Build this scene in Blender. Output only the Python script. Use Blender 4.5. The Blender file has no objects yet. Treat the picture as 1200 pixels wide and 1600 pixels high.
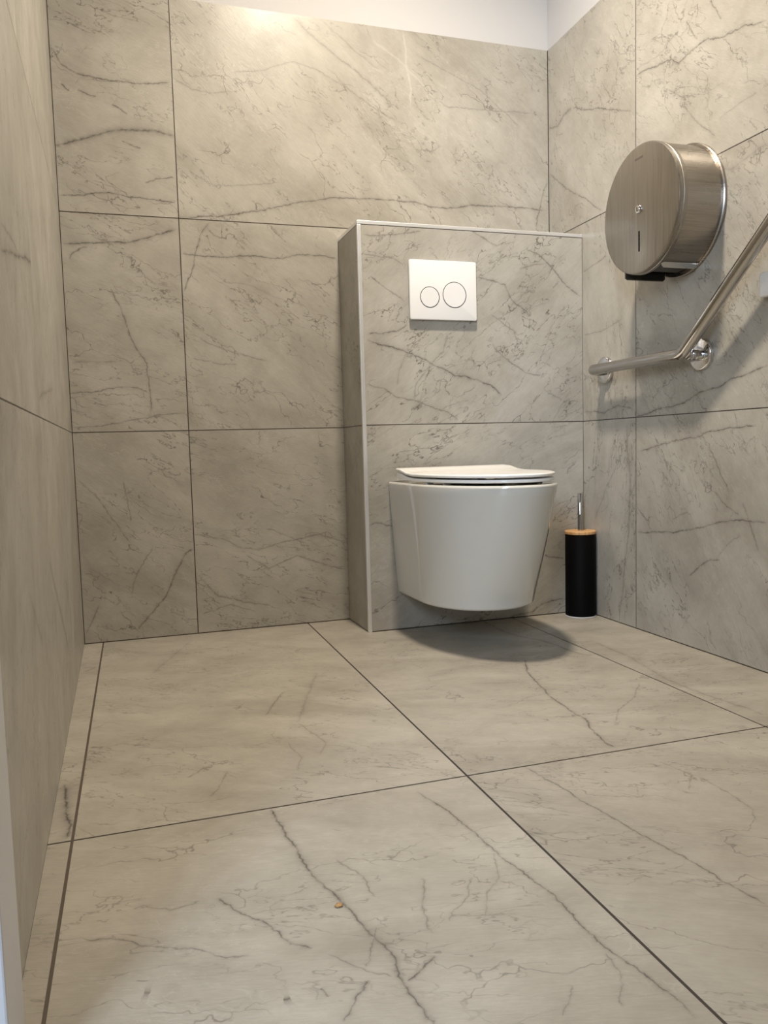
import bpy, bmesh, math
from mathutils import Vector, Matrix

SC = bpy.context.scene
COL = SC.collection

# ------------------------------------------------------------------ camera
CAM_POS = Vector((0.106187, -2.432688, 0.532874))
R_RIGHT = Vector((0.949119, -0.313740, -0.027230))
R_DOWN = Vector((-0.052555, -0.072545, -0.995980))
R_FWD = Vector((0.310503, 0.946734, -0.085342))
cam_data = bpy.data.cameras.new('camera')
cam = bpy.data.objects.new('camera', cam_data)
COL.objects.link(cam)
cam.matrix_world = Matrix(((R_RIGHT.x, -R_DOWN.x, -R_FWD.x, CAM_POS.x),
                           (R_RIGHT.y, -R_DOWN.y, -R_FWD.y, CAM_POS.y),
                           (R_RIGHT.z, -R_DOWN.z, -R_FWD.z, CAM_POS.z),
                           (0, 0, 0, 1)))
cam_data.sensor_fit = 'HORIZONTAL'
cam_data.sensor_width = 36.0
cam_data.lens = 1270.909 / 1200.0 * 36.0
cam_data.shift_x = 0.00146
cam_data.shift_y = 0.00791
cam_data.clip_start = 0.02
SC.camera = cam

# ------------------------------------------------------------------ world, light, exposure
SC.view_settings.view_transform = 'Standard'
SC.view_settings.look = 'None'
SC.view_settings.gamma = 1.0
SC.view_settings.use_curve_mapping = False
SC.view_settings.exposure = 0.14

world = bpy.data.worlds.new('daylight')
SC.world = world
world.use_nodes = True
wb = world.node_tree.nodes['Background']
wb.inputs['Color'].default_value = (0.62, 0.78, 1.0, 1)
wb.inputs['Strength'].default_value = 0.9

LAMP_POS = (0.82, -0.86)          # ceiling downlight
LAMP_POWER = 34.0
LAMP_SPREAD = 148.0
LAMP_COLOR = (1.0, 0.87, 0.70)
DAY_POWER = 70.0
DAY_POS = (-1.10, -3.55, 1.75)
DAY_COLOR = (0.70, 0.83, 1.0)

CEIL = 2.45
TILE_LO, TILE_HI, VEIN_GAIN = (0.298, 0.279, 0.241), (0.440, 0.421, 0.378), 1.7
XR, AR, AL, AF = 1.5077, 0.01793, 0.00673, 0.02191
BOX_D, BOX_X, BOX_Z, TILE_Z = 0.2034, 0.7855, 1.1690, 1.7990
Y_FRONT = -2.90

def area(name, loc, direction, sx, sy, power, color, shape='RECTANGLE', parent=None):
    d = bpy.data.lights.new(name, 'AREA')
    d.shape = shape; d.size = sx; d.size_y = sy
    d.energy = power; d.color = color
    o = bpy.data.objects.new(name, d)
    COL.objects.link(o)
    o.location = loc
    o.rotation_euler = Vector(direction).to_track_quat('-Z', 'Y').to_euler()
    if parent: o.parent = parent
    return o

# daylight from the window of the next room, through the open doorway in the left wall
area('window_daylight', DAY_POS, Vector((0.55, -0.9, 0.55)) - Vector(DAY_POS), 0.55, 1.0, DAY_POWER, DAY_COLOR)

# ------------------------------------------------------------------ helpers
def link(o, parent=None):
    COL.objects.link(o)
    if parent is not None: o.parent = parent
    return o

def tag(o, label=None, cat=None, group=None, kind=None):
    if label: o['label'] = label
    if cat: o['category'] = cat
    if group: o['group'] = group
    if kind: o['kind'] = kind
    return o

def empty(name, loc, rz=0.0):
    o = bpy.data.objects.new(name, None)
    o.empty_display_size = 0.05
    o.location = loc
    o.rotation_euler = (0, 0, rz)
    return link(o)

def obj(name, bm, mats, parent=None, smooth=False, angle=None):
    bmesh.ops.recalc_face_normals(bm, faces=bm.faces)
    me = bpy.data.meshes.new(name)
    bm.to_mesh(me); bm.free()
    if not isinstance(mats, (list, tuple)): mats = [mats]
    for m in mats: me.materials.append(m)
    if smooth:
        for p in me.polygons: p.use_smooth = True
        if angle is not None:
            me.set_sharp_from_angle(angle=math.radians(angle))
    return link(bpy.data.objects.new(name, me), parent)

def add_box(bm, x0, x1, y0, y1, z0, z1, bevel=0.0, seg=2, mi=0):
    r = bmesh.ops.create_cube(bm, size=1.0)
    vs = r['verts']
    for v in vs:
        v.co = Vector(((x0 + x1) / 2 + v.co.x * (x1 - x0), (y0 + y1) / 2 + v.co.y * (y1 - y0), (z0 + z1) / 2 + v.co.z * (z1 - z0)))
    fs = set(f for v in vs for f in v.link_faces)
    for f in fs: f.material_index = mi
    if bevel > 0:
        es = list(set(e for v in vs for e in v.link_edges))
        bmesh.ops.bevel(bm, geom=es, offset=bevel, segments=seg, profile=0.5, affect='EDGES')

def add_rings(bm, rings, cap0=True, cap1=True, closed=True):
    """rings: list of lists of points with equal counts, joined one to the next."""
    rv = [[bm.verts.new(p) for p in r] for r in rings]
    n = len(rv[0])
    for a, b in zip(rv[:-1], rv[1:]):
        for i in range(n if closed else n - 1):
            j = (i + 1) % n
            bm.faces.new((a[i], a[j], b[j], b[i]))
    if cap0: bm.faces.new(rv[0][::-1])
    if cap1: bm.faces.new(rv[-1])
    return rv

def add_lathe(bm, profile, centre=(0, 0, 0), axis='Z', seg=64, cap0=True, cap1=True, a0=None, a1=None):
    """profile: (radius, height) pairs; revolved about axis Z, or about Y for wall-mounted discs."""
    full = a0 is None
    cnt = seg if full else seg + 1
    rings = []
    for r, h in profile:
        ring = []
        for i in range(cnt):
            a = 2 * math.pi * i / seg if full else a0 + (a1 - a0) * i / seg
            c, s = r * math.cos(a), r * math.sin(a)
            q = (c, s, h) if axis == 'Z' else (c, h, s)
            ring.append((centre[0] + q[0], centre[1] + q[1], centre[2] + q[2]))
        rings.append(ring)
    add_rings(bm, rings, cap0 and full, cap1 and full, full)

def add_tube(bm, path, r, seg=20, cap=True):
    pts = [Vector(p) for p in path]
    rings = []
    ref = None
    for i, p in enumerate(pts):
        t = (pts[min(i + 1, len(pts) - 1)] - pts[max(i - 1, 0)]).normalized()
        if ref is None:
            ref = t.orthogonal().normalized()
        ref = (ref - t * ref.dot(t)).normalized()
        b = t.cross(ref)
        rings.append([p + (ref * math.cos(2 * math.pi * k / seg) + b * math.sin(2 * math.pi * k / seg)) * r for k in range(seg)])
    add_rings(bm, rings, cap, cap)

def fillet(path, radii, n=8):
    """round the inner corners of a polyline."""
    pts = [Vector(p) for p in path]
    out = [pts[0]]
    for i in range(1, len(pts) - 1):
        a, b, c = pts[i - 1], pts[i], pts[i + 1]
        u, v = (a - b).normalized(), (c - b).normalized()
        ang = u.angle(v)
        d = radii[i - 1] / math.tan(ang / 2)
        p0, p1 = b + u * d, b + v * d
        ctr = b + (u + v).normalized() * (radii[i - 1] / math.sin(ang / 2))
        e0, e1 = p0 - ctr, p1 - ctr
        tot = e0.angle(e1)
        for k in range(n + 1):
            f = k / n
            out.append(ctr + (e0 * math.sin((1 - f) * tot) + e1 * math.sin(f * tot)) / math.sin(tot))
    out.append(pts[-1])
    return out

# ------------------------------------------------------------------ materials
def mat(name, color, rough=0.5, metal=0.0, spec=0.5, coat=0.0, emit=None, estr=0.0, wobble=0.0):
    m = bpy.data.materials.new(name); m.use_nodes = True
    nt = m.node_tree; b = nt.nodes['Principled BSDF']
    b.inputs['Base Color'].default_value = (*color, 1)
    b.inputs['Roughness'].default_value = rough
    b.inputs['Metallic'].default_value = metal
    b.inputs['Specular IOR Level'].default_value = spec
    b.inputs['Coat Weight'].default_value = coat
    b.inputs['Coat Roughness'].default_value = 0.03
    if emit:
        b.inputs['Emission Color'].default_value = (*emit, 1)
        b.inputs['Emission Strength'].default_value = estr
    if wobble > 0:
        tc = nt.nodes.new('ShaderNodeTexCoord')
        n = nt.nodes.new('ShaderNodeTexNoise'); n.inputs['Scale'].default_value = 35; n.inputs['Detail'].default_value = 4
        mr = nt.nodes.new('ShaderNodeMapRange')
        mr.inputs['To Min'].default_value = max(0.0, rough - wobble); mr.inputs['To Max'].default_value = rough + wobble
        nt.links.new(tc.outputs['Object'], n.inputs['Vector'])
        nt.links.new(n.outputs['Fac'], mr.inputs['Value'])
        nt.links.new(mr.outputs['Result'], b.inputs['Roughness'])
    return m

class NB:
    def __init__(s, name):
        s.m = bpy.data.materials.new(name); s.m.use_nodes = True
        s.nt = s.m.node_tree; s.bsdf = s.nt.nodes['Principled BSDF']
    def n(s, typ, **kw):
        x = s.nt.nodes.new('ShaderNode' + typ)
        for k, v in kw.items(): setattr(x, k, v)
        return x
    def put(s, sock, v):
        if isinstance(v, bpy.types.NodeSocket): s.nt.links.new(v, sock)
        else: sock.default_value = v
    def math(s, op, a, b=0.0, c=0.0, clamp=False):
        x = s.n('Math', operation=op, use_clamp=clamp)
        s.put(x.inputs[0], a); s.put(x.inputs[1], b); s.put(x.inputs[2], c)
        return x.outputs[0]
    def vec(s, op, a, b=(0, 0, 0), scale=None):
        x = s.n('VectorMath', operation=op)
        s.put(x.inputs[0], a); s.put(x.inputs[1], b)
        if scale is not None: s.put(x.inputs['Scale'], scale)
        return x.outputs['Value'] if op in ('DOT_PRODUCT', 'LENGTH', 'DISTANCE') else x.outputs['Vector']
    def noise(s, v, scale, detail=3.0, rough=0.5, out='Fac', dist=0.0):
        x = s.n('TexNoise'); s.put(x.inputs['Vector'], v)
        x.inputs['Scale'].default_value = scale; x.inputs['Detail'].default_value = detail
        x.inputs['Roughness'].default_value = rough; x.inputs['Distortion'].default_value = dist
        return x.outputs[out]
    def ramp(s, v, a, b, lo=0.0, hi=1.0, smooth=True):
        x = s.n('MapRange', interpolation_type='SMOOTHSTEP' if smooth else 'LINEAR')
        s.put(x.inputs['Value'], v)
        x.inputs['From Min'].default_value = a; x.inputs['From Max'].default_value = b
        x.inputs['To Min'].default_value = lo; x.inputs['To Max'].default_value = hi
        return x.outputs['Result']
    def mix(s, f, a, b):
        x = s.n('Mix', data_type='RGBA')
        s.put(x.inputs[0], f)
        for sock, v in ((x.inputs[6], a), (x.inputs[7], b)):
            s.put(sock, v if isinstance(v, bpy.types.NodeSocket) else (*v, 1))
        return x.outputs[2]

def tile_material(name, cell, widths, veins, seed, warm=(1, 1, 1), grout=(0.036, 0.029, 0.023), rough=0.36, streak=0.6, cracks=1.0, threads=1.0, special=None):
    """One large grey-beige stone-look porcelain tile: clouds, brushed streaks, hairline cracks, its long veins, and a dark
    joint along its edges. cell = (u0, u1, v0, v1) and the UV map are in metres; widths are the half joints of the four edges."""
    B = NB(name)
    uv = B.n('UVMap'); uv.uv_map = 'UVMap'
    off = tuple((seed * k) % 40.0 for k in (3.17, 5.71, 2.33))
    P = B.vec('ADD', uv.outputs[0], off)
    rot = B.n('VectorRotate', rotation_type='Z_AXIS'); B.put(rot.inputs['Vector'], P); rot.inputs['Angle'].default_value = streak
    st = B.vec('MULTIPLY', rot.outputs[0], (1.0, 2.6, 1.0))
    st2 = B.vec('MULTIPLY', rot.outputs[0], (2.0, 14.0, 1.0))
    # ---- base tone
    cloud = B.noise(st, 2.6, 4, 0.62, dist=0.6)
    patch = B.noise(P, 7.0, 5, 0.70, dist=0.4)
    fine = B.noise(st2, 24.0, 3, 0.6)
    tone = B.math('ADD', B.math('MULTIPLY', cloud, 0.55), B.math('MULTIPLY', patch, 0.45))
    tone = B.ramp(tone, 0.36, 0.64, smooth=False)
    lo = tuple(a * b for a, b in zip(TILE_LO, warm)); hi = tuple(a * b for a, b in zip(TILE_HI, warm))
    col = B.mix(tone, lo, hi)
    col = B.vec('SCALE', col, scale=B.ramp(fine, 0.25, 0.75, 0.93, 1.06, False))
    # ---- short pale threads
    pale = B.math('ABSOLUTE', B.math('SUBTRACT', B.noise(st, 7.0, 4, 0.6, dist=1.2), 0.5))
    low = B.noise(P, 3.3, 1)
    low2 = B.noise(P, 4.6, 1)
    pale = B.math('MULTIPLY', B.ramp(pale, 0.0, 0.012, 1.0, 0.0), B.ramp(low, 0.38, 0.50, 0.26 * threads, 0.0))
    col = B.mix(pale, col, (0.58, 0.56, 0.51))
    # ---- hairline cracks, three layers
    h1 = B.math('ABSOLUTE', B.math('SUBTRACT', B.noise(st, 3.4, 5, 0.58, dist=0.35), 0.5))
    h1 = B.math('MULTIPLY', B.ramp(h1, 0.0, 0.0065, 1.0, 0.0), B.ramp(low, 0.46, 0.62, 0.0, 0.66 * cracks))
    h3 = B.math('ABSOLUTE', B.math('SUBTRACT', B.noise(B.vec('MULTIPLY', rot.outputs[0], (1.0, 2.6, 1.0)), 7.5, 4, 0.55, dist=0.25), 0.47))
    h3 = B.math('MULTIPLY', B.ramp(h3, 0.0, 0.0095, 1.0, 0.0), B.ramp(low2, 0.43, 0.56, 0.0, 0.52 * cracks))
    vo = B.n('TexVoronoi', feature='DISTANCE_TO_EDGE'); vo.inputs['Scale'].default_value = 5.5
    wob = B.vec('SCALE', B.noise(P, 9.0, 4, 0.6, 'Color'), scale=0.15)
    B.put(vo.inputs['Vector'], B.vec('ADD', B.vec('MULTIPLY', rot.outputs[0], (0.7, 1.9, 1.0)), wob))
    h2 = B.math('MULTIPLY', B.ramp(vo.outputs['Distance'], 0.0, 0.012, 1.0, 0.0), B.ramp(B.noise(P, 7.3, 1, 0.6), 0.48, 0.62, 0.0, 0.62 * cracks))
    dark = B.math('MAXIMUM', B.math('MAXIMUM', h1, h3), h2)
    # ---- the long veins
    light = None
    uv1 = None
    for pts, w, strength in veins:
        P2 = [Vector((pts[i] / 1000.0, pts[i + 1] / 1000.0)) for i in range(0, len(pts), 2)]
        mx = Vector((sum(p.x for p in P2), sum(p.y for p in P2))) / len(P2)
        if not (cell[0] < mx.x < cell[1] and cell[2] < mx.y < cell[3]): continue
        if uv1 is None:
            jag1 = B.vec('SUBTRACT', B.noise(uv.outputs[0], 95.0, 3, 0.6, 'Color'), (0.5, 0.5, 0.5))
            jag2 = B.vec('SUBTRACT', B.noise(uv.outputs[0], 24.0, 2, 0.5, 'Color'), (0.5, 0.5, 0.5))
            q = B.vec('ADD', B.vec('MULTIPLY', jag1, (0.009, 0.009, 0)), B.vec('MULTIPLY', jag2, (0.011, 0.011, 0)))
            uv1 = B.vec('ADD', B.vec('ADD', uv.outputs[0], q), (0, 0, 1))
        A, Z = P2[0], P2[-1]
        d = Z - A; L = d.length; e = d / L; nrm = Vector((-e.y, e.x))
        ts = [(p - A).dot(e) / L for p in P2]; ss = [(p - A).dot(nrm) for p in P2]
        for i in range(1, len(ts)):
            ts[i] = max(ts[i], ts[i - 1] + 0.004)
        ts = [min(t / ts[-1], 1.0) for t in ts]
        lo_s, hi_s = min(ss) - 0.004, max(ss) + 0.004
        rng = hi_s - lo_s
        t = B.vec('DOT_PRODUCT', uv1, (e.x / L, e.y / L, -A.dot(e) / L))
        s_ = B.vec('DOT_PRODUCT', uv1, (nrm.x / rng, nrm.y / rng, (-A.dot(nrm) - lo_s) / rng))
        fc = B.n('FloatCurve'); B.put(fc.inputs['Value'], t)
        mp = fc.mapping; mp.use_clip = False; c = mp.curves[0]
        while len(c.points) < len(ts): c.points.new(0.5, 0.5)
        for i, (a, b) in enumerate(zip(ts, ss)):
            c.points[i].location = (a, (b - lo_s) / rng); c.points[i].handle_type = 'VECTOR'
        mp.update()
        dist = B.math('ABSOLUTE', B.math('SUBTRACT', s_, fc.outputs[0]))
        fall = B.math('POWER', B.math('MULTIPLY_ADD', dist, rng / (w * 0.001), 1.0), -2.0)
        ends = B.math('MULTIPLY', B.math('MINIMUM', t, B.math('SUBTRACT', 1.0, t)), 14.0 if len(ts) < 6 else 28.0, clamp=True)
        m_ = B.math('MULTIPLY', fall, B.math('MULTIPLY', ends, min(1.0, abs(strength) * VEIN_GAIN)))
        if strength > 0: dark = B.math('MAXIMUM', dark, m_)
        else: light = m_ if light is None else B.math('MAXIMUM', light, m_)
    if light is not None: col = B.mix(light, col, (0.60, 0.575, 0.52))
    breakup = B.ramp(B.noise(uv.outputs[0], 42.0, 2, 0.6), 0.30, 0.60, 0.45, 1.0)
    col = B.mix(B.math('MULTIPLY', dark, breakup), col, (0.040, 0.033, 0.027))
    # ---- joints
    sep = B.n('SeparateXYZ'); B.put(sep.inputs[0], uv.outputs[0])
    j = None
    js = None
    for (sock, x, w, sg) in ((0, cell[0], widths[0], 1), (0, cell[1], widths[1], -1), (1, cell[2], widths[2], 1), (1, cell[3], widths[3], -1)):
        if w <= 0: continue
        g = B.math('LESS_THAN' if sg > 0 else 'GREATER_THAN', sep.outputs[sock], x + sg * w)
        if special and abs(x - special[0]) < 1e-6 and sock == 0:
            js = g
            continue
        j = g if j is None else B.math('MAXIMUM', j, g)
    if j is not None: col = B.mix(j, col, grout)
    if js is not None: col = B.mix(js, col, special[1])
    B.put(B.bsdf.inputs['Base Color'], col)
    B.bsdf.inputs['Specular IOR Level'].default_value = 0.5
    B.put(B.bsdf.inputs['Roughness'], B.ramp(patch, 0.3, 0.7, rough + 0.06, rough - 0.05, False))
    bp = B.n('Bump'); bp.inputs['Strength'].default_value = 0.12; bp.inputs['Distance'].default_value = 0.002
    B.put(bp.inputs['Height'], fine); B.put(B.bsdf.inputs['Normal'], bp.outputs[0])
    return B.m

# veins traced on each tiled surface: (u, v, u, v, ...) in mm, width in mm, strength
VEINS = {
 'back': [
([319,1202,437,1214,521,1228,568,1240,626,1257,694,1273,773,1288,844,1289,895,1294,977,1292,1041,1291,1083,1282,1148,1280,1225,1296,1304,1297,1407,1298,1501,1297],2.6,0.85),
([1502,1386,1484,1344,1477,1313,1465,1271,1459,1238],1.6,0.6),
([665,1799,711,1756,768,1718,816,1687,865,1656,905,1628,965,1583],5,0.3),
([482,1617,574,1632,660,1669,737,1651,843,1603,923,1555,984,1528],2,0.3),
([320,1582,372,1557,434,1555,507,1567],2,0.3),
([1052,1733,1146,1697,1265,1652,1411,1549],1.5,0.3),
([1081,1623,1155,1588,1253,1593,1457,1598],2,0.3),
([751,1797,847,1727,936,1673],1.5,0.25),
([1012,1799,1020,1701,1033,1618,1027,1580],3,-0.35),
([909,1762,1009,1700,1133,1591],3,-0.25),
([413,1295,505,1304,609,1320],1.5,0.3),
([6,1633,27,1587,67,1566,107,1562,148,1557,224,1557,311,1571],2.2,0.75),
([-1,1372,49,1389,99,1406,158,1428,209,1433,261,1435,317,1426],7,0.5),
([4,1241,65,1248,133,1258,208,1249,269,1247,313,1242],1.8,0.6),
([228,1292,263,1305,312,1314],1.8,0.7),
([24,1535,44,1522],1.8,0.7),
([64,1524,113,1511],1.8,0.6),
([154,1496,194,1474],1.8,0.7),
([174,1400,224,1383],1.8,0.5),
([1,1115,83,1121,176,1125,238,1144,311,1168],3.5,0.6),
([-2,708,70,715,147,729,190,720,216,707],1.8,0.75),
([119,1008,150,938,171,859,211,788,217,643],2.2,0.5),
([1,611,90,618,169,635,239,645,316,651],1.5,0.5),
([7,795,74,794,134,798],4,0.25),
([19,1073,32,1092,49,1103,70,1108],2.5,0.6),
([317,1102,368,1100,432,1096,516,1106,591,1101,669,1114,728,1117,782,1109],2.2,0.7),
([404,1196,375,1152,361,1106,348,1052,320,992],2,0.65),
([331,880,393,849,466,822,560,799],1.5,0.4),
([337,807,428,789,470,789],1.5,0.4),
([585,1186,626,1147],1.5,0.5),
([420,1028,512,1022,587,987,683,962],1.2,0.25),
([146,27,184,70,232,123,262,187,292,241,316,254],2.2,0.55),
([134,131,155,195,203,266],2,0.35),
([6,468,54,421,117,317,142,279],1.4,0.4),
([129,463,139,390,145,343],1.4,0.4),
([7,31,46,110],2,0.4),
([327,296,405,277,461,244,519,241,598,260,699,274,785,239],1.8,0.4),
([460,230,536,181,626,214,695,184,782,158],1.8,0.45),
([326,172,379,111,454,85,541,67],2.5,0.4),
([330,57,416,78,492,52],2,0.35),
([531,303,657,247],1.4,0.4),
 ],
 'floor': [
([301,-1251,306,-1327,311,-1395,315,-1451,326,-1502,337,-1546,343,-1587,350,-1621,358,-1661,354,-1694,356,-1724,360,-1767,362,-1799],3.2,0.85),
([196,-1478,216,-1516,240,-1545,252,-1572,260,-1598,283,-1616],2,0.75),
([108,-1461,143,-1484,179,-1475],1.3,0.4),
([46,-1509,78,-1518,110,-1544,144,-1563,169,-1575,191,-1600,216,-1606],1.5,0.5),
([353,-1442,375,-1494,374,-1546],1.4,0.45),
([359,-1600,344,-1630,326,-1667],1.4,0.45),
([359,-1703,382,-1686,402,-1675],2.2,0.6),
([281,-1736,303,-1709,324,-1687],2.2,0.6),
([294,-1628,317,-1664,350,-1692],1.2,0.4),
([273,-1683,278,-1698],1.8,0.8),
([106,-1625,112,-1627],5,0.6),
([237,-1686,245,-1685],5,0.5),
([527,-1278,543,-1357,550,-1410,555,-1472,558,-1523,568,-1565,573,-1610,573,-1653,573,-1693,576,-1725,582,-1767,590,-1811,592,-1849],2,0.65),
([728,-1257,735,-1309,741,-1358,747,-1427,754,-1474,761,-1524,768,-1569,776,-1608,780,-1655,786,-1692,790,-1722],1.6,0.65),
([1053,-650,1008,-742,986,-820,970,-893,954,-960,947,-1047,947,-1088,926,-1148,911,-1213,912,-1255],2.6,0.75),
([500,-1543,480,-1582,447,-1605,438,-1622],1.2,0.4),
([444,-1521,416,-1600,411,-1637],2,0.4),
([1193,-924,1111,-1015,1033,-1072,987,-1135],1.5,0.4),
([944,-1322,957,-1385,914,-1434],1.2,0.4),
([962,-1394,962,-1465,953,-1520,932,-1555],1.4,0.4),
([1304,-543,1298,-727,1259,-926,1257,-1054,1279,-1208],5,0.3),
([554,-1495,533,-1556,499,-1589,478,-1630],1.2,0.35),
([570,-1728,558,-1774,534,-1809],1.3,0.4),
([509,-1765,477,-1802],1.3,0.35),
([938,-1074,852,-1038,786,-989],1.3,0.25),
([1149,-198,1143,-354,1156,-433,1185,-488,1196,-559,1200,-648,1222,-692],2.4,0.7),
([367,-833,419,-717,441,-676],2,0.45),
([545,-552,477,-742,422,-897],5,0.25),
([422,-897,440,-982,449,-1021,423,-1078],2,0.35),
([383,-994,388,-1080,370,-1133],1.6,0.3),
([223,-1182,243,-1138,260,-1088],1.5,0.4),
([197,-1091,227,-1052],1.5,0.5),
([164,-415,228,-244,293,-76],2,0.3),
([1,-1033,9,-1109,10,-1157,19,-1200,16,-1251],5,0.8),
([11,-316,36,-279],2,0.5),
 ],
 'right': [
([481,1514,513,1516,562,1503,601,1499,631,1492,660,1472,682,1473,710,1478,751,1479,802,1465,821,1456,852,1454,893,1451,933,1433,960,1428],2.2,0.85),
([3,1555,57,1540,104,1562,149,1564],6,0.4),
([149,1564,224,1527,296,1505,372,1472,462,1432],2,0.55),
([601,1436,668,1389,731,1364],1.5,0.4),
([776,1561,795,1531,815,1499],1.5,0.5),
([688,1558,710,1522,730,1492],2,0.45),
([601,1537,645,1543,660,1545],1.5,0.4),
([668,1377,711,1324,746,1289,799,1242],1.6,0.4),
([811,1278,878,1289,935,1290],2,0.25),
([908,1241,931,1208],1.5,0.4),
([497,1537,570,1523,608,1529],1.5,0.3),
([428,1582,480,1554],1.5,0.5),
([521,1566,554,1579,601,1541],1.3,0.3),
([478,602,532,606,575,617,634,620,689,628,734,645,777,654,819,660,858,673,903,678,939,687,973,691],2.6,0.85),
([496,505,550,513,626,527,689,536,735,538,778,550,833,558,886,559,942,562],2,0.7),
([487,278,576,285,659,293,722,307,780,320,836,335,882,343,933,341,979,343],2.2,0.85),
([778,520,814,468,848,417,859,399],1.6,0.5),
([801,406,835,379,889,352],1.8,0.45),
([898,385,920,343,952,273],1.8,0.5),
([707,182,752,216,788,235,823,243],1.8,0.6),
([643,326,706,351],1.5,0.4),
([896,311,843,275,816,248],1.5,0.25),
([435,586,440,502,454,435,449,346,444,266,424,179,414,90,394,17],3,0.35),
([420,502,339,409,263,292],3,0.25),
([210,631,320,622,391,639,450,629,473,617],3,0.5),
([209,865,306,860,414,880],1.3,0.4),
([3,1414,112,1332,235,1261,318,1204],2,0.5),
([767,1187,846,1153,907,1162,965,1171],6,0.25),
([209,1054,276,1065,338,1076],1.5,0.7),
 ],
 'box': [
([802,841,841,828,887,818,922,807,951,797,999,775,1035,761,1071,742,1108,738,1145,725,1188,714,1207,697,1226,677],3,0.7),
([805,855,854,858,900,867,930,886],1.6,0.6),
([819,1020,852,992,892,969,923,948],1.6,0.5),
([1134,1161,1171,1138,1214,1121,1246,1134],1.8,0.5),
([1309,1118,1361,1097,1400,1062,1446,1015,1499,980],2,0.55),
([1150,1027,1200,1018,1238,1008,1262,964,1294,942,1326,920],2.2,0.5),
([1192,923,1236,890,1280,868],1.5,0.4),
([1191,838,1222,802,1259,777,1311,745,1363,740],1.6,0.55),
([1363,699,1429,667],1.4,0.4),
([799,1132,822,1126,862,1133,902,1135,978,1150],1.8,0.5),
([798,1077,849,1074,889,1070,923,1053],1.8,0.4),
([798,717,849,703,889,679,942,670,996,650,1038,636,1080,613],1.6,0.5),
([922,807,900,753,890,714],2.5,0.25),
([1055,864,1036,808,999,775,949,714,942,670],2.5,0.3),
([1289,1055,1328,1068,1374,1077],1.5,0.4),
([1267,868,1280,845,1270,817],2.5,0.35),
([795,312,821,318,860,308,926,307],2,0.8),
([1361,187,1391,181,1433,175],1.8,0.6),
([1190,-1,1248,5,1322,15,1352,36,1390,43,1431,46],2.4,0.85),
 ],
 'left': [
([1349,781,1129,824,982,850,803,872],5,0.6),
([1330,820,1201,829,1129,824],3,0.4),
([1132,603,900,641,625,673],4,0.4),
([1248,546,1140,444,926,340,718,196,595,101],6,0.4),
([1282,358,1160,267,1144,215],4,0.3),
 ],
}

def brushed_steel(name, color=(0.345, 0.32, 0.285), stretch=(40, 40, 1.2), rough=0.34):
    B = NB(name)
    tc = B.n('TexCoord')
    st = B.vec('MULTIPLY', tc.outputs['Object'], stretch)
    n1 = B.noise(st, 6.0, 5, 0.65)
    n2 = B.noise(tc.outputs['Object'], 9.0, 4, 0.6, dist=1.5)
    f = B.ramp(n1, 0.3, 0.7, 0.80, 1.14, False)
    x = B.n('VectorMath', operation='SCALE'); B.put(x.inputs[0], (*color,)); B.put(x.inputs['Scale'], f)
    B.put(B.bsdf.inputs['Base Color'], x.outputs[0])
    B.bsdf.inputs['Metallic'].default_value = 1.0
    r = B.math('ADD', B.ramp(n1, 0.3, 0.7, rough - 0.05, rough + 0.06, False), B.ramp(n2, 0.35, 0.65, -0.04, 0.05, False))
    B.put(B.bsdf.inputs['Roughness'], r)
    bp = B.n('Bump'); bp.inputs['Strength'].default_value = 0.06; bp.inputs['Distance'].default_value = 0.001
    B.put(bp.inputs['Height'], n1); B.put(B.bsdf.inputs['Normal'], bp.outputs[0])
    return B.m

def bamboo(name):
    B = NB(name)
    tc = B.n('TexCoord')
    st = B.vec('MULTIPLY', tc.outputs['Object'], (60, 4, 4))
    n1 = B.noise(st, 4.0, 5, 0.6)
    B.put(B.bsdf.inputs['Base Color'], B.mix(B.ramp(n1, 0.3, 0.7), (0.46, 0.24, 0.09), (0.66, 0.39, 0.17)))
    B.bsdf.inputs['Roughness'].default_value = 0.5
    return B.m

def plaster(name, color):
    B = NB(name)
    tc = B.n('TexCoord')
    n1 = B.noise(tc.outputs['Object'], 60.0, 4, 0.6)
    n2 = B.noise(tc.outputs['Object'], 1.5, 2)
    B.put(B.bsdf.inputs['Base Color'], B.mix(B.ramp(n2, 0.3, 0.7), tuple(c * 0.97 for c in color), color))
    B.bsdf.inputs['Roughness'].default_value = 0.85
    bp = B.n('Bump'); bp.inputs['Strength'].default_value = 0.08; bp.inputs['Distance'].default_value = 0.002
    B.put(bp.inputs['Height'], n1); B.put(B.bsdf.inputs['Normal'], bp.outputs[0])
    return B.m

M_PLASTER = plaster('white_plaster', (0.52, 0.52, 0.53))
M_ALU = mat('satin_aluminium', (0.90, 0.91, 0.92), 0.46, 1.0, wobble=0.04)
M_CERAMIC = mat('glazed_ceramic', (0.56, 0.55, 0.51), 0.07, 0.0, 0.55, coat=0.5)
M_SEAT = mat('seat_plastic', (0.82, 0.81, 0.79), 0.16, 0.0, 0.5)
M_DARK = mat('gap_shade', (0.004, 0.0035, 0.003), 0.9, 0.0, 0.0)  # near-black that stands in for the shade inside gaps and openings
M_PLASTIC = mat('white_plastic', (0.76, 0.76, 0.76), 0.14, 0.0, 0.5)
M_CHROME = mat('chrome', (0.66, 0.65, 0.64), 0.07, 1.0, wobble=0.03)
M_POLISHED = mat('polished_steel', (0.46, 0.445, 0.425), 0.055, 1.0, wobble=0.015)
M_STEEL = brushed_steel('brushed_steel')
M_STEEL_RIM = brushed_steel('brushed_steel_drum', (0.36, 0.33, 0.295), (1.2, 1.2, 60), 0.30)
M_CUTTER = mat('cutter_steel', (0.42, 0.40, 0.36), 0.35, 1.0, wobble=0.05)
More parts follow.
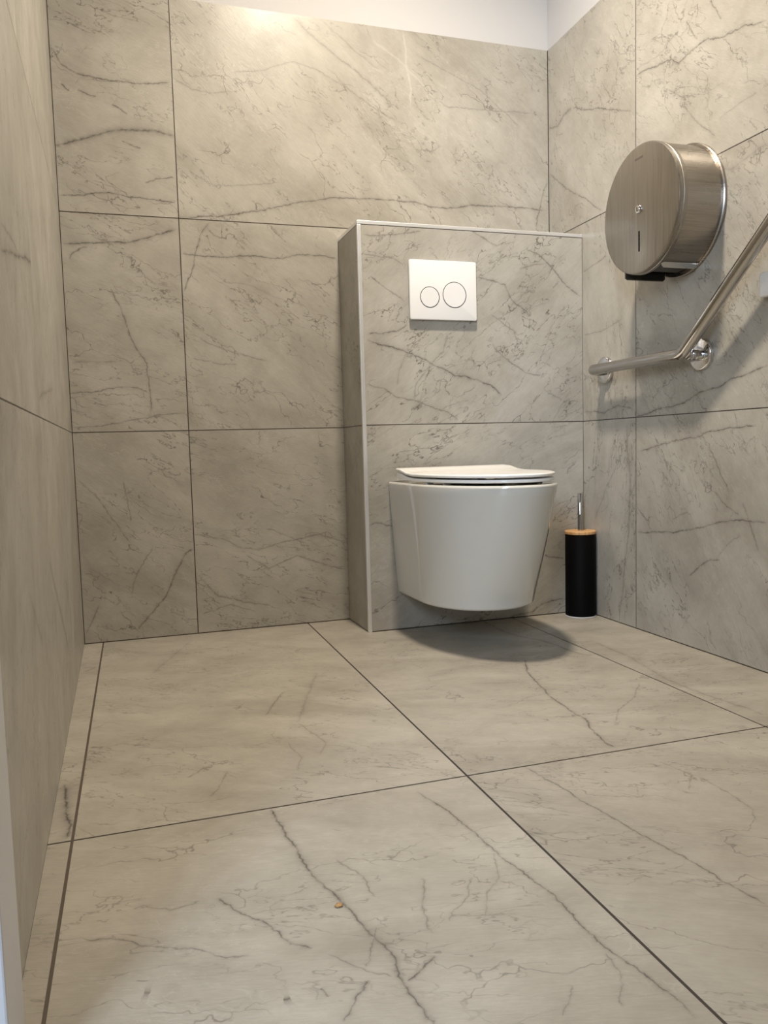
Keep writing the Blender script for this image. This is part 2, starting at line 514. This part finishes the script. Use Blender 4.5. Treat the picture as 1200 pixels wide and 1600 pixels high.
M_BLACKP = mat('black_plastic', (0.02, 0.018, 0.016), 0.45)
M_BLACK = mat('matt_black_metal', (0.0025, 0.0025, 0.0027), 0.55, 0.0, 0.05, wobble=0.05)
M_BAMBOO = bamboo('bamboo')
M_DOOR = mat('painted_white_wood', (0.52, 0.52, 0.54), 0.40, wobble=0.05)
M_RUBBER = mat('pale_plastic_base', (0.62, 0.60, 0.57), 0.5)
M_LAMP = mat('lamp_diffuser', (0.9, 0.9, 0.9), 0.4, emit=(1.0, 0.84, 0.62), estr=6.0)
M_CRUMB = mat('dry_leaf_crumb', (0.36, 0.20, 0.07), 0.7, wobble=0.1)

def sv(key, f=lambda x, y: (x, y)):
    out = []
    for p, w, s in VEINS.get(key, []):
        q = []
        for i in range(0, len(p), 2): q += list(f(p[i], p[i + 1]))
        out.append((q, w, s))
    return out

# ------------------------------------------------------------------ the room
def struct(o): return tag(o, kind='structure')

def xl(y): return AL * y
def xr(y): return XR + AR * y

# each tile is a face of its wall with a material of its own; a joint is (position, half width), a plain number is a cut edge
G = 0.0013
def tiles(bm, mats, key, us, vs, pos, veins, seed, plain=(), **kw):
    uvl = bm.loops.layers.uv.get('UVMap') or bm.loops.layers.uv.new('UVMap')
    P = lambda e: e if isinstance(e, tuple) else (e, 0.0)
    us, vs = [P(e) for e in us], [P(e) for e in vs]
    streaks = kw.pop('streaks', {})
    base = kw.pop('streak', 0.6)
    for i in range(len(us) - 1):
        for j in range(len(vs) - 1):
            cell = (us[i][0], us[i + 1][0], vs[j][0], vs[j + 1][0])
            ww = (us[i][1], us[i + 1][1], vs[j][1], vs[j + 1][1])
            q = [(cell[0], cell[2]), (cell[1], cell[2]), (cell[1], cell[3]), (cell[0], cell[3])]
            f = bm.faces.new([bm.verts.new(pos(*c)) for c in q])
            for l, t in zip(f.loops, q): l[uvl].uv = t
            wob = 0.22 * math.sin(3.7 * i + 5.1 * j + seed)
            mats.append(tile_material('%s_tile' % key, cell, ww, veins, seed + 7.3 * i + 3.9 * j, streak=streaks.get((i, j), base + wob), **kw))
            f.material_index = len(mats) - 1

def backing(bm, front, normal, thick):
    """the wall's body just behind its tiles"""
    nv = Vector(normal).normalized()
    a = [bm.verts.new(Vector(p) - nv * 0.0004) for p in front]
    b = [bm.verts.new(Vector(p) - nv * thick) for p in front]
    bm.faces.new(a); bm.faces.new(b[::-1])
    for i in range(4):
        j = (i + 1) % 4
        bm.faces.new((a[j], a[i], b[i], b[j]))

# floor
bm = bmesh.new(); ms = [M_PLASTER]
us = [-2.2, (0.0512, 0.0021), (0.6511, 0.0019), (1.2543, 0.0017), XR + 0.2]
vs = [-4.2, (-2.456, 0.0019), (-1.2562, 0.0019), 0.02]
fpos = lambda u, v: (u + AF * v, v, 0.0)
tiles(bm, ms, 'floor', us, vs, fpos, sv('floor', lambda x, y: (x - AF * y, y)), 51.3, warm=(0.845, 0.822, 0.785), grout=(0.020, 0.016, 0.013), rough=0.42, streak=0.35, cracks=0.85, threads=0.45, special=(0.0512, (0.075, 0.058, 0.044)))
backing(bm, [fpos(-2.2, -4.2), fpos(XR + 0.2, -4.2), fpos(XR + 0.2, 0.02), fpos(-2.2, 0.02)], (0, 0, 1), 0.1)
floor = struct(obj('floor', bm, ms))

# back wall: tiles up to 1.8 m, white plaster above
bm = bmesh.new(); ms = [M_PLASTER]
bpos = lambda u, v: (u, 0.0, v)
tiles(bm, ms, 'back', [(-0.0, 0.002), (0.318, 0.0014), (XR, 0.002)], [(0.0, 0.0028), (0.6, G), (1.2, 0.0014), TILE_Z], bpos, sv('back'), 0.3, streak=0.5)
backing(bm, [(-0.1, 0, 0), (XR + 0.1, 0, 0), (XR + 0.1, 0, TILE_Z), (-0.1, 0, TILE_Z)], (0, -1, 0), 0.1)
add_box(bm, -0.1, XR + 0.1, 0.0015, 0.1, TILE_Z, CEIL)
struct(obj('wall_back', bm, ms))

# right wall
bm = bmesh.new(); ms = [M_PLASTER]
rpos = lambda u, v: (xr(-u), -u, v)
tiles(bm, ms, 'right', [(0.0, 0.002), (0.4811, G), (1.681, G), -Y_FRONT], [(0.0, 0.0028), (0.6, G), (1.2, 0.0014), TILE_Z], rpos, sv('right'), 23.1, streak=0.75,
      streaks={(0, 0): 1.75, (0, 1): 1.3})
backing(bm, [rpos(0, 0), rpos(-Y_FRONT, 0), rpos(-Y_FRONT, TILE_Z), rpos(0, TILE_Z)], (-1, 0, 0), 0.1)
q = [(xr(-a) + 0.0015, -a, z) for a, z in ((0, TILE_Z), (-Y_FRONT, TILE_Z), (-Y_FRONT, CEIL), (0, CEIL))]
backing(bm, q, (-1, 0, 0), 0.1)
struct(obj('wall_right', bm, ms))

# left wall with the opening of a white door close to the camera
DY0, DY1, DZ = -1.70, -2.62, 2.06
bm = bmesh.new(); ms = [M_PLASTER]
lpos = lambda u, v: (xl(-u), -u, v)
tiles(bm, ms, 'left', [(0.0, 0.0012), (0.95, 0.0), -DY0], [(0.0, 0.002), (0.6, G), (1.2, G), TILE_Z], lpos, sv('left'), 11.7, streak=1.15, cracks=0.75, warm=(0.93, 0.93, 0.93))
tiles(bm, ms, 'left', [-DY1, -Y_FRONT], [(0.0, 0.002), (0.6, G), (1.2, G), TILE_Z], lpos, [], 17.7, streak=1.15)
for u0, u1, z0, z1, o in ((0, -DY0, 0, TILE_Z, 0), (-DY1, -Y_FRONT, 0, TILE_Z, 0), (0, -DY0, TILE_Z, CEIL, 0.0015), (-DY1, -Y_FRONT, TILE_Z, CEIL, 0.0015), (-DY0, -DY1, DZ, CEIL, 0.0015)):
    q = [(xl(-u) - o, -u, z) for u, z in ((u0, z0), (u1, z0), (u1, z1), (u0, z1))]
    backing(bm, q, (1, 0, 0), 0.1)
struct(obj('wall_left', bm, ms))

# front wall behind the photographer
bm = bmesh.new(); ms = [M_PLASTER]
tiles(bm, ms, 'front', [xl(Y_FRONT), 0.75, xr(Y_FRONT)], [(0.0, 0.002), (0.6, G), (1.2, G), TILE_Z], lambda u, v: (u, Y_FRONT, v), [], 61.1)
backing(bm, [(-0.13, Y_FRONT, 0), (XR + 0.1, Y_FRONT, 0), (XR + 0.1, Y_FRONT, TILE_Z), (-0.13, Y_FRONT, TILE_Z)], (0, 1, 0), 0.1)
add_box(bm, -0.13, XR + 0.1, Y_FRONT - 0.1, Y_FRONT - 0.0015, TILE_Z, CEIL)
struct(obj('wall_front', bm, ms))

bm = bmesh.new()
add_box(bm, -0.13, XR + 0.1, Y_FRONT - 0.1, 0.1, CEIL, CEIL + 0.1)
struct(obj('ceiling', bm, M_PLASTER))

# white frame of the open doorway in the left wall: casing on the room side and jamb lining in the opening
bm = bmesh.new()
xc = 0.0014
add_box(bm, -0.012, xc, -1.745, -1.650, 0.0, 2.13, 0.002)
add_box(bm, -0.016, xc, -2.670, -2.575, 0.0, 2.13, 0.002)
add_box(bm, -0.016, xc, -2.575, -1.745, 2.035, 2.13, 0.002)
struct(obj('trim_4', bm, M_DOOR))
bm = bmesh.new()
add_box(bm, -0.125, -0.0125, -1.745, -1.700, 0.0, 2.08, 0.001)
add_box(bm, -0.125, -0.0165, -2.620, -2.575, 0.0, 2.08, 0.001)
add_box(bm, -0.125, -0.0165, -2.575, -1.745, 2.035, 2.08, 0.001)
struct(obj('door_1', bm, M_DOOR))

# boxed-in cistern wall
yb = -BOX_D
xrb = xr(yb)
T = 0.010
bm = bmesh.new(); ms = [M_PLASTER]
tiles(bm, ms, 'boxing', [BOX_X + T, (xrb, 0.0014)], [(0.0, 0.0032), (0.6, G), (BOX_Z - T, 0.0018)], lambda u, v: (u, yb, v), sv('box'), 37.9, streak=-0.5, cracks=1.15)
tiles(bm, ms, 'boxing_side', [(0.0, 0.0012), BOX_D - T], [(0.0, 0.0028), (0.6, G), (BOX_Z - T, 0.0018)], lambda u, v: (BOX_X, -u, v), [], 44.1, streak=1.2)
tiles(bm, ms, 'boxing_top', [BOX_X + T, xrb], [0.0, BOX_D - T], lambda u, v: (u, -v, BOX_Z - 0.001), [], 47.7)
add_box(bm, BOX_X + 0.0004, xrb + 0.02, yb + 0.0004, 0.0, 0.0, BOX_Z - T - 0.0004)
add_box(bm, BOX_X + T, xrb + 0.02, yb + T, 0.0, BOX_Z - T - 0.0004, BOX_Z - 0.0014)
struct(obj('wall_cistern', bm, ms))
# aluminium edge profiles of the boxing
bm = bmesh.new()
add_box(bm, BOX_X - 0.0006, BOX_X + T, yb - 0.0006, yb + T, 0.0, BOX_Z - T - 0.0012, 0.0008)
struct(obj('trim_1', bm, M_ALU))
bm = bmesh.new()
add_box(bm, BOX_X - 0.0008, xrb, yb - 0.0008, yb + T, BOX_Z - T, BOX_Z, 0.0008)
struct(obj('trim_2', bm, M_ALU))
bm = bmesh.new()
add_box(bm, BOX_X - 0.0008, BOX_X + T, yb + T, 0.0, BOX_Z - T, BOX_Z, 0.0008)
struct(obj('trim_3', bm, M_ALU))

# ------------------------------------------------------------------ ceiling downlight (above the frame)
lamp = tag(empty('ceiling_light', (LAMP_POS[0], LAMP_POS[1], CEIL)), 'round white ceiling lamp in the middle of the ceiling, lit warm', 'ceiling light')
bm = bmesh.new()
add_lathe(bm, [(0.0801, -0.001), (0.095, -0.001), (0.095, -0.018), (0.088, -0.022), (0.0801, -0.022), (0.0801, -0.001)], seg=48, cap0=False, cap1=False)
obj('frame', bm, M_PLASTIC, lamp, True, 35)
bm = bmesh.new()
add_lathe(bm, [(0.080, -0.002), (0.080, -0.017)], seg=48)
obj('diffuser', bm, M_LAMP, lamp, True, 35)
area('lamp_light', (0, 0, -0.026), (0, 0, -1), 0.15, 0.15, LAMP_POWER, LAMP_COLOR, 'DISK', lamp).data.spread = math.radians(LAMP_SPREAD)

# ------------------------------------------------------------------ toilet
def plan(hw, ys, yf, n, yb_, cx=0.0, N=72, back=6, rb=0.0):
    """D-shaped outline: straight back at yb_, sides to ys, then a superellipse nose to yf (anti-clockwise from above)."""
    pts = []
    for i in range(N + 1):
        t = math.pi * i / N
        c, s = math.cos(t), math.sin(t)
        pts.append((cx - hw * math.copysign(abs(c) ** (2 / n), c), ys - (ys - yf) * abs(s) ** (2 / n)))
    out = []
    for i in range(4):                        # left side, back to front
        out.append((cx - hw, yb_ + (ys - yb_) * (i / 4.0)))
    out += pts
    for i in range(3, -1, -1):
        out.append((cx + hw, yb_ + (ys - yb_) * (i / 4.0)))
    for i in range(1, back):
        out.append((cx + hw - 2 * hw * i / back, yb_))
    if rb > 0:                                # round the two back corners
        def rnd(p):
            x, y = p
            dx = abs(x - cx) - (hw - rb); dy = y - (yb_ - rb)
            if dx > 0 and dy > 0:
                l = math.hypot(dx, dy)
                k = rb / max(dx, dy) * min(1.0, 1.0)
                m = max(dx, dy)
                f = m / l
                x = cx + math.copysign(hw - rb + dx * f, x - cx); y = yb_ - rb + dy * f
            return (x, y)
        out = [rnd(p) for p in out]
    return out

def inset(pts, d, keep_back=None):
    n = len(pts); res = []
    for i in range(n):
        a, b, c = Vector(pts[i - 1]), Vector(pts[i]), Vector(pts[(i + 1) % n])
        e1 = (b - a); e2 = (c - b)
        t = (e1.normalized() if e1.length > 1e-7 else e2.normalized()) + (e2.normalized() if e2.length > 1e-7 else e1.normalized())
        t = t.normalized() if t.length > 1e-6 else Vector((1, 0))
        nrm = Vector((-t.y, t.x))             # interior is on the left (anti-clockwise)
        p = b + nrm * d
        if keep_back is not None and b.y > keep_back - 1e-6: p.y = b.y
        res.append((p.x, p.y))
    return res

TX = 1.037
toilet = tag(empty('toilet', (TX, -BOX_D, 0.0)), 'white wall-hung toilet with closed lid, mounted on the tiled boxing below the flush plate', 'toilet')
YB = -0.0008          # local y of the wall face
RIM_Z, BOT_Z = 0.4362, 0.1105
rimo = plan(0.1797, -0.4204 + BOX_D, -0.7178 + BOX_D, 1.948, YB)
boto = plan(0.1585, -0.3758 + BOX_D, -0.5775 + BOX_D, 2.064, YB)
def lerp_o(t): return [((1 - t) * a[0] + t * b[0], (1 - t) * a[1] + t * b[1]) for a, b in zip(rimo, boto)]
rings = []
def ring(o, z): rings.append([(x, y, z) for x, y in o])
inner = inset(rimo, 0.040)
ymax_in = -0.085
inner = [(x, min(y, ymax_in)) for x, y in inner]
inner2 = [(x * 0.80, (y + 0.24) * 0.80 - 0.24) for x, y in inner]
inner3 = [(x * 0.35, (y + 0.24) * 0.35 - 0.22) for x, y in inner]
ring(inner3, 0.245); ring(inner2, 0.30); ring(inner, 0.428)
ring(inset(rimo, 0.037, YB), RIM_Z - 0.001)
ring(inset(rimo, 0.0075, YB), RIM_Z + 0.0004)
for k in range(5):
    a = math.pi / 2 * k / 4
    ring(inset(rimo, 0.006 * (1 - math.sin(a)), YB), RIM_Z - 0.006 * (1 - math.cos(a)))
NS = 14
for k in range(1, NS):
    t = k / NS
    tt = t - 0.035 * math.sin(math.pi * t)
    ring(lerp_o(tt), RIM_Z - 0.006 + (BOT_Z + 0.010 - (RIM_Z - 0.006)) * t)
for k in range(5):
    a = math.pi / 2 * k / 4
    ring(inset(boto, 0.010 * (1 - math.cos(a)), YB), BOT_Z + 0.010 * (1 - math.sin(a)))
ring(inset(boto, 0.05, YB), BOT_Z)
bm = bmesh.new()
add_rings(bm, rings)
obj('bowl', bm, M_CERAMIC, toilet, True, 50)

SY = lambda y: y + BOX_D
def hump(y):          # the hinge end of seat and lid stands a little higher
    t = (y - SY(-0.36)) / 0.10
    t = max(0.0, min(1.0, t))
    return t * t * (3 - 2 * t)
def shell(name, hw, ys, yf, yb_, ztop, zbot, lift_top, lift_bot, mtl, parent, r=0.004, hole=None):
    o = plan(hw, SY(ys), SY(yf), 1.95, SY(yb_), N=96, back=24, rb=0.010)
    def zt(y): return ztop + lift_top * hump(y)
    def zb(y): return zbot + lift_bot * hump(y)
    rr = []
    cy = SY(-0.48)
    def sc(o, f): return [(x * f, (y - cy) * f + cy) for x, y in o]
    inner_o = inset(o, r)
    def dense(o2): return o2
    # underside, from the centre outward
    if hole is None:
        for f in (0.02, 0.3, 0.6, 0.85): rr.append([(x, y, zb(y) + 0.0005) for x, y in sc(inner_o, f)])
    else:
        rr.append([(x, y, zt(y) - 0.001) for x, y in sc(inner_o, hole)])
        rr.append([(x, y, zb(y) + 0.0005) for x, y in sc(inner_o, hole)])
    rr.append([(x, y, zb(y)) for x, y in inner_o])
    rb_ = min(r, (ztop - zbot) * 0.45)
    for k in range(5):
        a = math.pi / 2 * k / 4
        rr.append([(x, y, zb(y) + rb_ * (1 - math.cos(a))) for x, y in inset(o, r * (1 - math.sin(a)))])
    for k in range(5):
        a = math.pi / 2 * k / 4
        rr.append([(x, y, zt(y) - rb_ * (1 - math.sin(a))) for x, y in inset(o, r * (1 - math.cos(a)))])
    if hole is None:
        for f in (0.97, 0.92, 0.85, 0.75, 0.6, 0.45, 0.3, 0.15, 0.02): rr.append([(x, y, zt(y) + 0.0012 * (1 - f * f)) for x, y in sc(inner_o, f)])
    else:
        rr.append([(x, y, zt(y)) for x, y in sc(inner_o, hole + 0.02)])
        rr.append(rr[0])
        bm2 = bmesh.new(); add_rings(bm2, rr, False, False)
        bmesh.ops.remove_doubles(bm2, verts=bm2.verts, dist=1e-6)
        return obj(name, bm2, mtl, parent, True, 40)
    bm2 = bmesh.new(); add_rings(bm2, rr)
    return obj(name, bm2, mtl, parent, True, 40)
shell('seat', 0.1715, -0.4204, -0.7090, -0.246, 0.4506, 0.4425, 0.0125, 0.000, M_SEAT, toilet, 0.0035, hole=0.62)
shell('lid', 0.1730, -0.4204, -0.7115, -0.240, 0.4634, 0.4552, 0.0125, 0.0125, M_SEAT, toilet, 0.0035)
for sx in (-0.075, 0.075):
    bm = bmesh.new()
    add_lathe(bm, [(0.016, 0.4358), (0.016, 0.442), (0.011, 0.443), (0.011, 0.4485)], (sx, SY(-0.285), 0), seg=24)
    obj('hinge', bm, M_CHROME, toilet, True, 35)
for sx, sy in ((-0.15, -0.45), (0.15, -0.45), (-0.13, -0.52), (0.13, -0.52)):
    bm = bmesh.new()
    add_box(bm, sx - 0.010, sx + 0.010, SY(sy) - 0.005, SY(sy) + 0.005, 0.4358, 0.4430, 0.0015)
    obj('seat_buffer', bm, M_SEAT, toilet)

# ------------------------------------------------------------------ flush plate
PX0, PX1, PZ0, PZ1 = 0.9325, 1.1405, 0.8985, 1.0665
fp = tag(empty('flush_plate', ((PX0 + PX1) / 2, -BOX_D, (PZ0 + PZ1) / 2)), 'white rectangular dual flush plate with two round buttons, above the toilet', 'flush plate')
W2, H2 = (PX1 - PX0) / 2, (PZ1 - PZ0) / 2
bm = bmesh.new()
def rrect(w, h, r, y, n=6):
    out = []
    for cx, cz, a0 in ((w - r, h - r, 0), (-w + r, h - r, 90), (-w + r, -h + r, 180), (w - r, -h + r, 270)):
        for k in range(n + 1):
            a = math.radians(a0 + 90 * k / n)
            out.append((cx + r * math.cos(a), y, cz + r * math.sin(a)))
    return out
add_rings(bm, [rrect(W2 - 0.003, H2 - 0.003, 0.004, -0.0002), rrect(W2 - 0.003, H2 - 0.003, 0.004, -0.005), rrect(W2, H2, 0.005, -0.005), rrect(W2, H2, 0.005, -0.0115),
               rrect(W2 - 0.0006, H2 - 0.0006, 0.005, -0.0126), rrect(W2 - 0.0018, H2 - 0.0018, 0.004, -0.013)])
obj('plate', bm, M_PLASTIC, fp, True, 20)
for nm, bx_, bz_, r in (('small_button', 0.9935, 0.9620, 0.0290), ('large_button', 1.0705, 0.9705, 0.0362)):
    c = (bx_ - (PX0 + PX1) / 2, 0, bz_ - (PZ0 + PZ1) / 2)
    bm = bmesh.new()
    add_lathe(bm, [(r - 0.0009, -0.0120), (r - 0.0009, -0.0132), (r - 0.0016, -0.0136), (0.004, -0.0136)], c, 'Y', 64)
    b = obj(nm, bm, M_PLASTIC, fp, True, 20)
    bm = bmesh.new()
    add_lathe(bm, [(r - 0.0009, -0.0131), (r + 0.0011, -0.0131), (r + 0.0011, -0.0128), (r - 0.0009, -0.0128), (r - 0.0009, -0.0131)], c, 'Y', 64, False, False)  # solid ring on the plate, coloured as the shade of a gap
    tag(obj('button_gap_shade', bm, M_DARK, b), 'thin dark ring standing in for the shaded gap around the button')

# ------------------------------------------------------------------ right-wall fittings: local X along the wall to the back, Y out into the room
RZ = math.radians(90) - math.atan(AR)
def on_right_wall(name, y, z): return empty(name, (xr(y), y, z), RZ)

# jumbo paper dispenser
D = tag(on_right_wall('paper_dispenser', -0.6806, 1.1022), 'round brushed steel jumbo toilet paper dispenser on the wall above the grab bar', 'paper dispenser')
RD, DEP = 0.1548, 0.1281
bm = bmesh.new()
add_lathe(bm, [(RD + 0.0042, 0.0008), (RD + 0.0042, 0.006), (RD + 0.0020, 0.0085), (RD - 0.004, 0.0085)], axis='Y', seg=128)
obj('back_plate', bm, M_STEEL_RIM, D, True, 30)
bm = bmesh.new()
half = math.asin(0.060 / RD)
a0, a1 = -math.pi / 2 + half, 3 * math.pi / 2 - half
prof = [(RD - 0.0022, 0.0085), (RD - 0.0022, DEP - 0.020), (RD - 0.0036, DEP - 0.020), (RD - 0.0036, 0.0085), (RD - 0.0022, 0.0085)]
add_lathe(bm, prof, axis='Y', seg=150, a0=a0, a1=a1)
obj('drum', bm, M_STEEL_RIM, D, True, 30)
bm = bmesh.new()
add_lathe(bm, [(RD - 0.0045, DEP - 0.024), (RD - 0.001, DEP - 0.024), (RD, DEP - 0.022), (RD, DEP - 0.0145), (RD - 0.0012, DEP - 0.0135), (RD - 0.0012, DEP - 0.0120), (RD, DEP - 0.0110),
               (RD, DEP - 0.004), (RD - 0.0015, DEP - 0.0012), (RD - 0.005, DEP)], axis='Y', seg=150)
cover = obj('cover', bm, M_STEEL, D, True, 30)
bm = bmesh.new()
add_lathe(bm, [(0.0105, DEP), (0.0105, DEP + 0.003), (0.0085, DEP + 0.0055), (0.003, DEP + 0.0062)], axis='Y', seg=32)
lock = obj('lock', bm, M_CHROME, cover, True, 40)
bm = bmesh.new()
add_box(bm, -0.0012, 0.0012, DEP + 0.0058, DEP + 0.0066, -0.005, 0.005)
obj('keyhole', bm, M_DARK, cover)
bm = bmesh.new()
add_box(bm, -0.0026, 0.0026, DEP - 0.0006, DEP + 0.0003, -0.1015, -0.0520)
obj('level_slot', bm, M_DARK, cover)
bm = bmesh.new()
for k in range(6):
    x = -0.014 + k * 0.0052
    add_box(bm, x, x + 0.0036, DEP - 0.0004, DEP + 0.0003, 0.1195, 0.1245)
obj('stamped_mark', bm, mat('stamped_mark', (0.10, 0.085, 0.07), 0.5), cover)
def cutter(name, x, y0, y1, ztop, zbot, mtl, th=0.0022, teeth=26):
    bm = bmesh.new()
    prof = [(y0, ztop), (y1, ztop), (y1, zbot + 0.004)]
    for k in range(teeth):
        a = y1 - 0.004 + (y0 + 0.008 - y1) * k / teeth
        b = y1 - 0.004 + (y0 + 0.008 - y1) * (k + 0.5) / teeth
        prof += [(a, zbot + 0.0025), (b, zbot)]
    prof += [(y0 + 0.004, zbot + 0.0025), (y0, zbot + 0.005)]
    A = [bm.verts.new((x - th / 2, y, z)) for y, z in prof]
    B_ = [bm.verts.new((x + th / 2, y, z)) for y, z in prof]
    bm.faces.new(A); bm.faces.new(B_[::-1])
    for i in range(len(A)):
        j = (i + 1) % len(A)
        bm.faces.new((A[i], A[j], B_[j], B_[i]))
    return obj(name, bm, mtl, D)
cutter('cutter', 0.060, 0.010, DEP - 0.001, -0.1380, -0.1590, M_BLACKP, 0.004)
cutter('cutter', -0.0620, 0.0090, DEP - 0.020, -0.1390, -0.1525, M_CUTTER)
bm = bmesh.new()
add_lathe(bm, [(0.022, 0.0085), (0.022, DEP - 0.026)], axis='Y', seg=32)
obj('roll_spindle', bm, M_BLACKP, D, True, 40)
bm = bmesh.new()            # black sheet standing in for the shade inside the paper slot
add_lathe(bm, [(0.1465, 0.012), (0.1465, DEP - 0.03), (0.1445, DEP - 0.03), (0.1445, 0.012), (0.1465, 0.012)], axis='Y', seg=40, a0=-math.pi / 2 - half * 1.05, a1=-math.pi / 2 + half * 0.2)
obj('slot_shade', bm, M_BLACKP, D, True, 40)

# angled grab bar
GY, GZ = -0.333, 0.7445
Gb = tag(on_right_wall('grab_bar', GY, GZ), 'angled polished steel grab bar on the wall below the paper dispenser', 'grab bar')
OFF, RB = 0.050, 0.0158
BX, BZ = -0.7440 - GY, 0.7425 - GZ                  # the bend
dxy = Vector((-0.1985, 0, 0.1660)).normalized()
E_ = Vector((BX, OFF, BZ)) + dxy * 0.46
path = fillet([(0, 0.006, 0), (0, OFF, 0), (BX, OFF, BZ), tuple(E_), (E_.x, 0.006, E_.z)], [0.0185, 0.045, 0.030], 10)
bm = bmesh.new(); add_tube(bm, path, RB, 28)
obj('bar', bm, M_POLISHED, Gb, True, 60)
PB = (-0.7590 - GY, 0.7405 - GZ)
bm = bmesh.new()
add_lathe(bm, [(0.0115, 0.006), (0.0115, OFF - 0.006)], (PB[0], 0, PB[1]), 'Y', 28)
obj('post', bm, M_CHROME, Gb, True, 40)
bm = bmesh.new()
add_lathe(bm, [(0.0128, 0.018), (0.0128, 0.024), (0.0120, 0.0245), (0.0120, 0.0265), (0.0128, 0.027), (0.0128, 0.036)], (PB[0], 0, PB[1]), 'Y', 28)
obj('post_collar', bm, M_CHROME, Gb, True, 40)
for fx, fz in ((0, 0), PB, (E_.x, E_.z)):
    bm = bmesh.new()
    add_lathe(bm, [(0.0390, 0.0006), (0.0390, 0.0085), (0.0375, 0.0105), (0.0345, 0.0115), (0.006, 0.0118)], (fx, 0, fz), 'Y', 48)
    obj('flange', bm, M_CHROME, Gb, True, 40)

# small white box on the wall at the right edge of the photo
bm = bmesh.new()
add_box(bm, -0.0400, 0.0400, 0.0006, 0.0220, -0.027, 0.027, 0.006, 4)
Wb = obj('wall_box', bm, M_PLASTIC, None, True, 40)
Wb.location = (xr(-1.005), -1.005, 0.866); Wb.rotation_euler = (0, 0, RZ)
tag(Wb, 'small white plastic box on the right wall, beside the sloping arm of the grab bar', 'wall box')

# ------------------------------------------------------------------ toilet brush
BR = tag(empty('toilet_brush', (1.4548, -0.2610, 0.0)), 'toilet brush in a black cylindrical holder with bamboo lid, in the corner beside the toilet', 'toilet brush')
r = 0.0465
bm = bmesh.new()
add_lathe(bm, [(r - 0.003, 0.0002), (r + 0.0002, 0.0010), (r + 0.0002, 0.0030), (r - 0.003, 0.0045)], seg=64)
obj('base_ring', bm, M_RUBBER, BR, True, 40)
bm = bmesh.new()
add_lathe(bm, [(r - 0.002, 0.0046), (r, 0.006), (r - 0.0008, 0.254), (r - 0.002, 0.2555), (r - 0.004, 0.2555)], seg=64)
obj('holder', bm, M_BLACK, BR, True, 40)
bm = bmesh.new()
add_lathe(bm, [(r - 0.006, 0.2556), (r - 0.001, 0.2556), (r + 0.0006, 0.2570), (r + 0.0006, 0.2635), (r - 0.0010, 0.2652), (0.010, 0.2654)], seg=64)
obj('lid', bm, M_BAMBOO, BR, True, 40)
bm = bmesh.new()
add_lathe(bm, [(0.0078, 0.2655), (0.0078, 0.3790), (0.0068, 0.3802), (0.004, 0.3804)], seg=32)
obj('handle', bm, M_POLISHED, BR, True, 40)

# ------------------------------------------------------------------ crumb on the floor
bm = bmesh.new()
bmesh.ops.create_icosphere(bm, subdivisions=2, radius=1.0)
for v in bm.verts:
    k = 1 + 0.22 * math.sin(5 * v.co.x + 3 * v.co.y) + 0.15 * math.cos(7 * v.co.y + 2 * v.co.z)
    v.co = Vector((v.co.x * 0.0050 * k, v.co.y * 0.0036 * k, 0.0016 + v.co.z * 0.0016))
cr = obj('leaf_crumb', bm, M_CRUMB, None, True)
cr.location = (0.3296, -1.5474, 0.0)
tag(cr, 'tiny brown leaf crumb lying on the floor beside a dark vein', 'crumb')
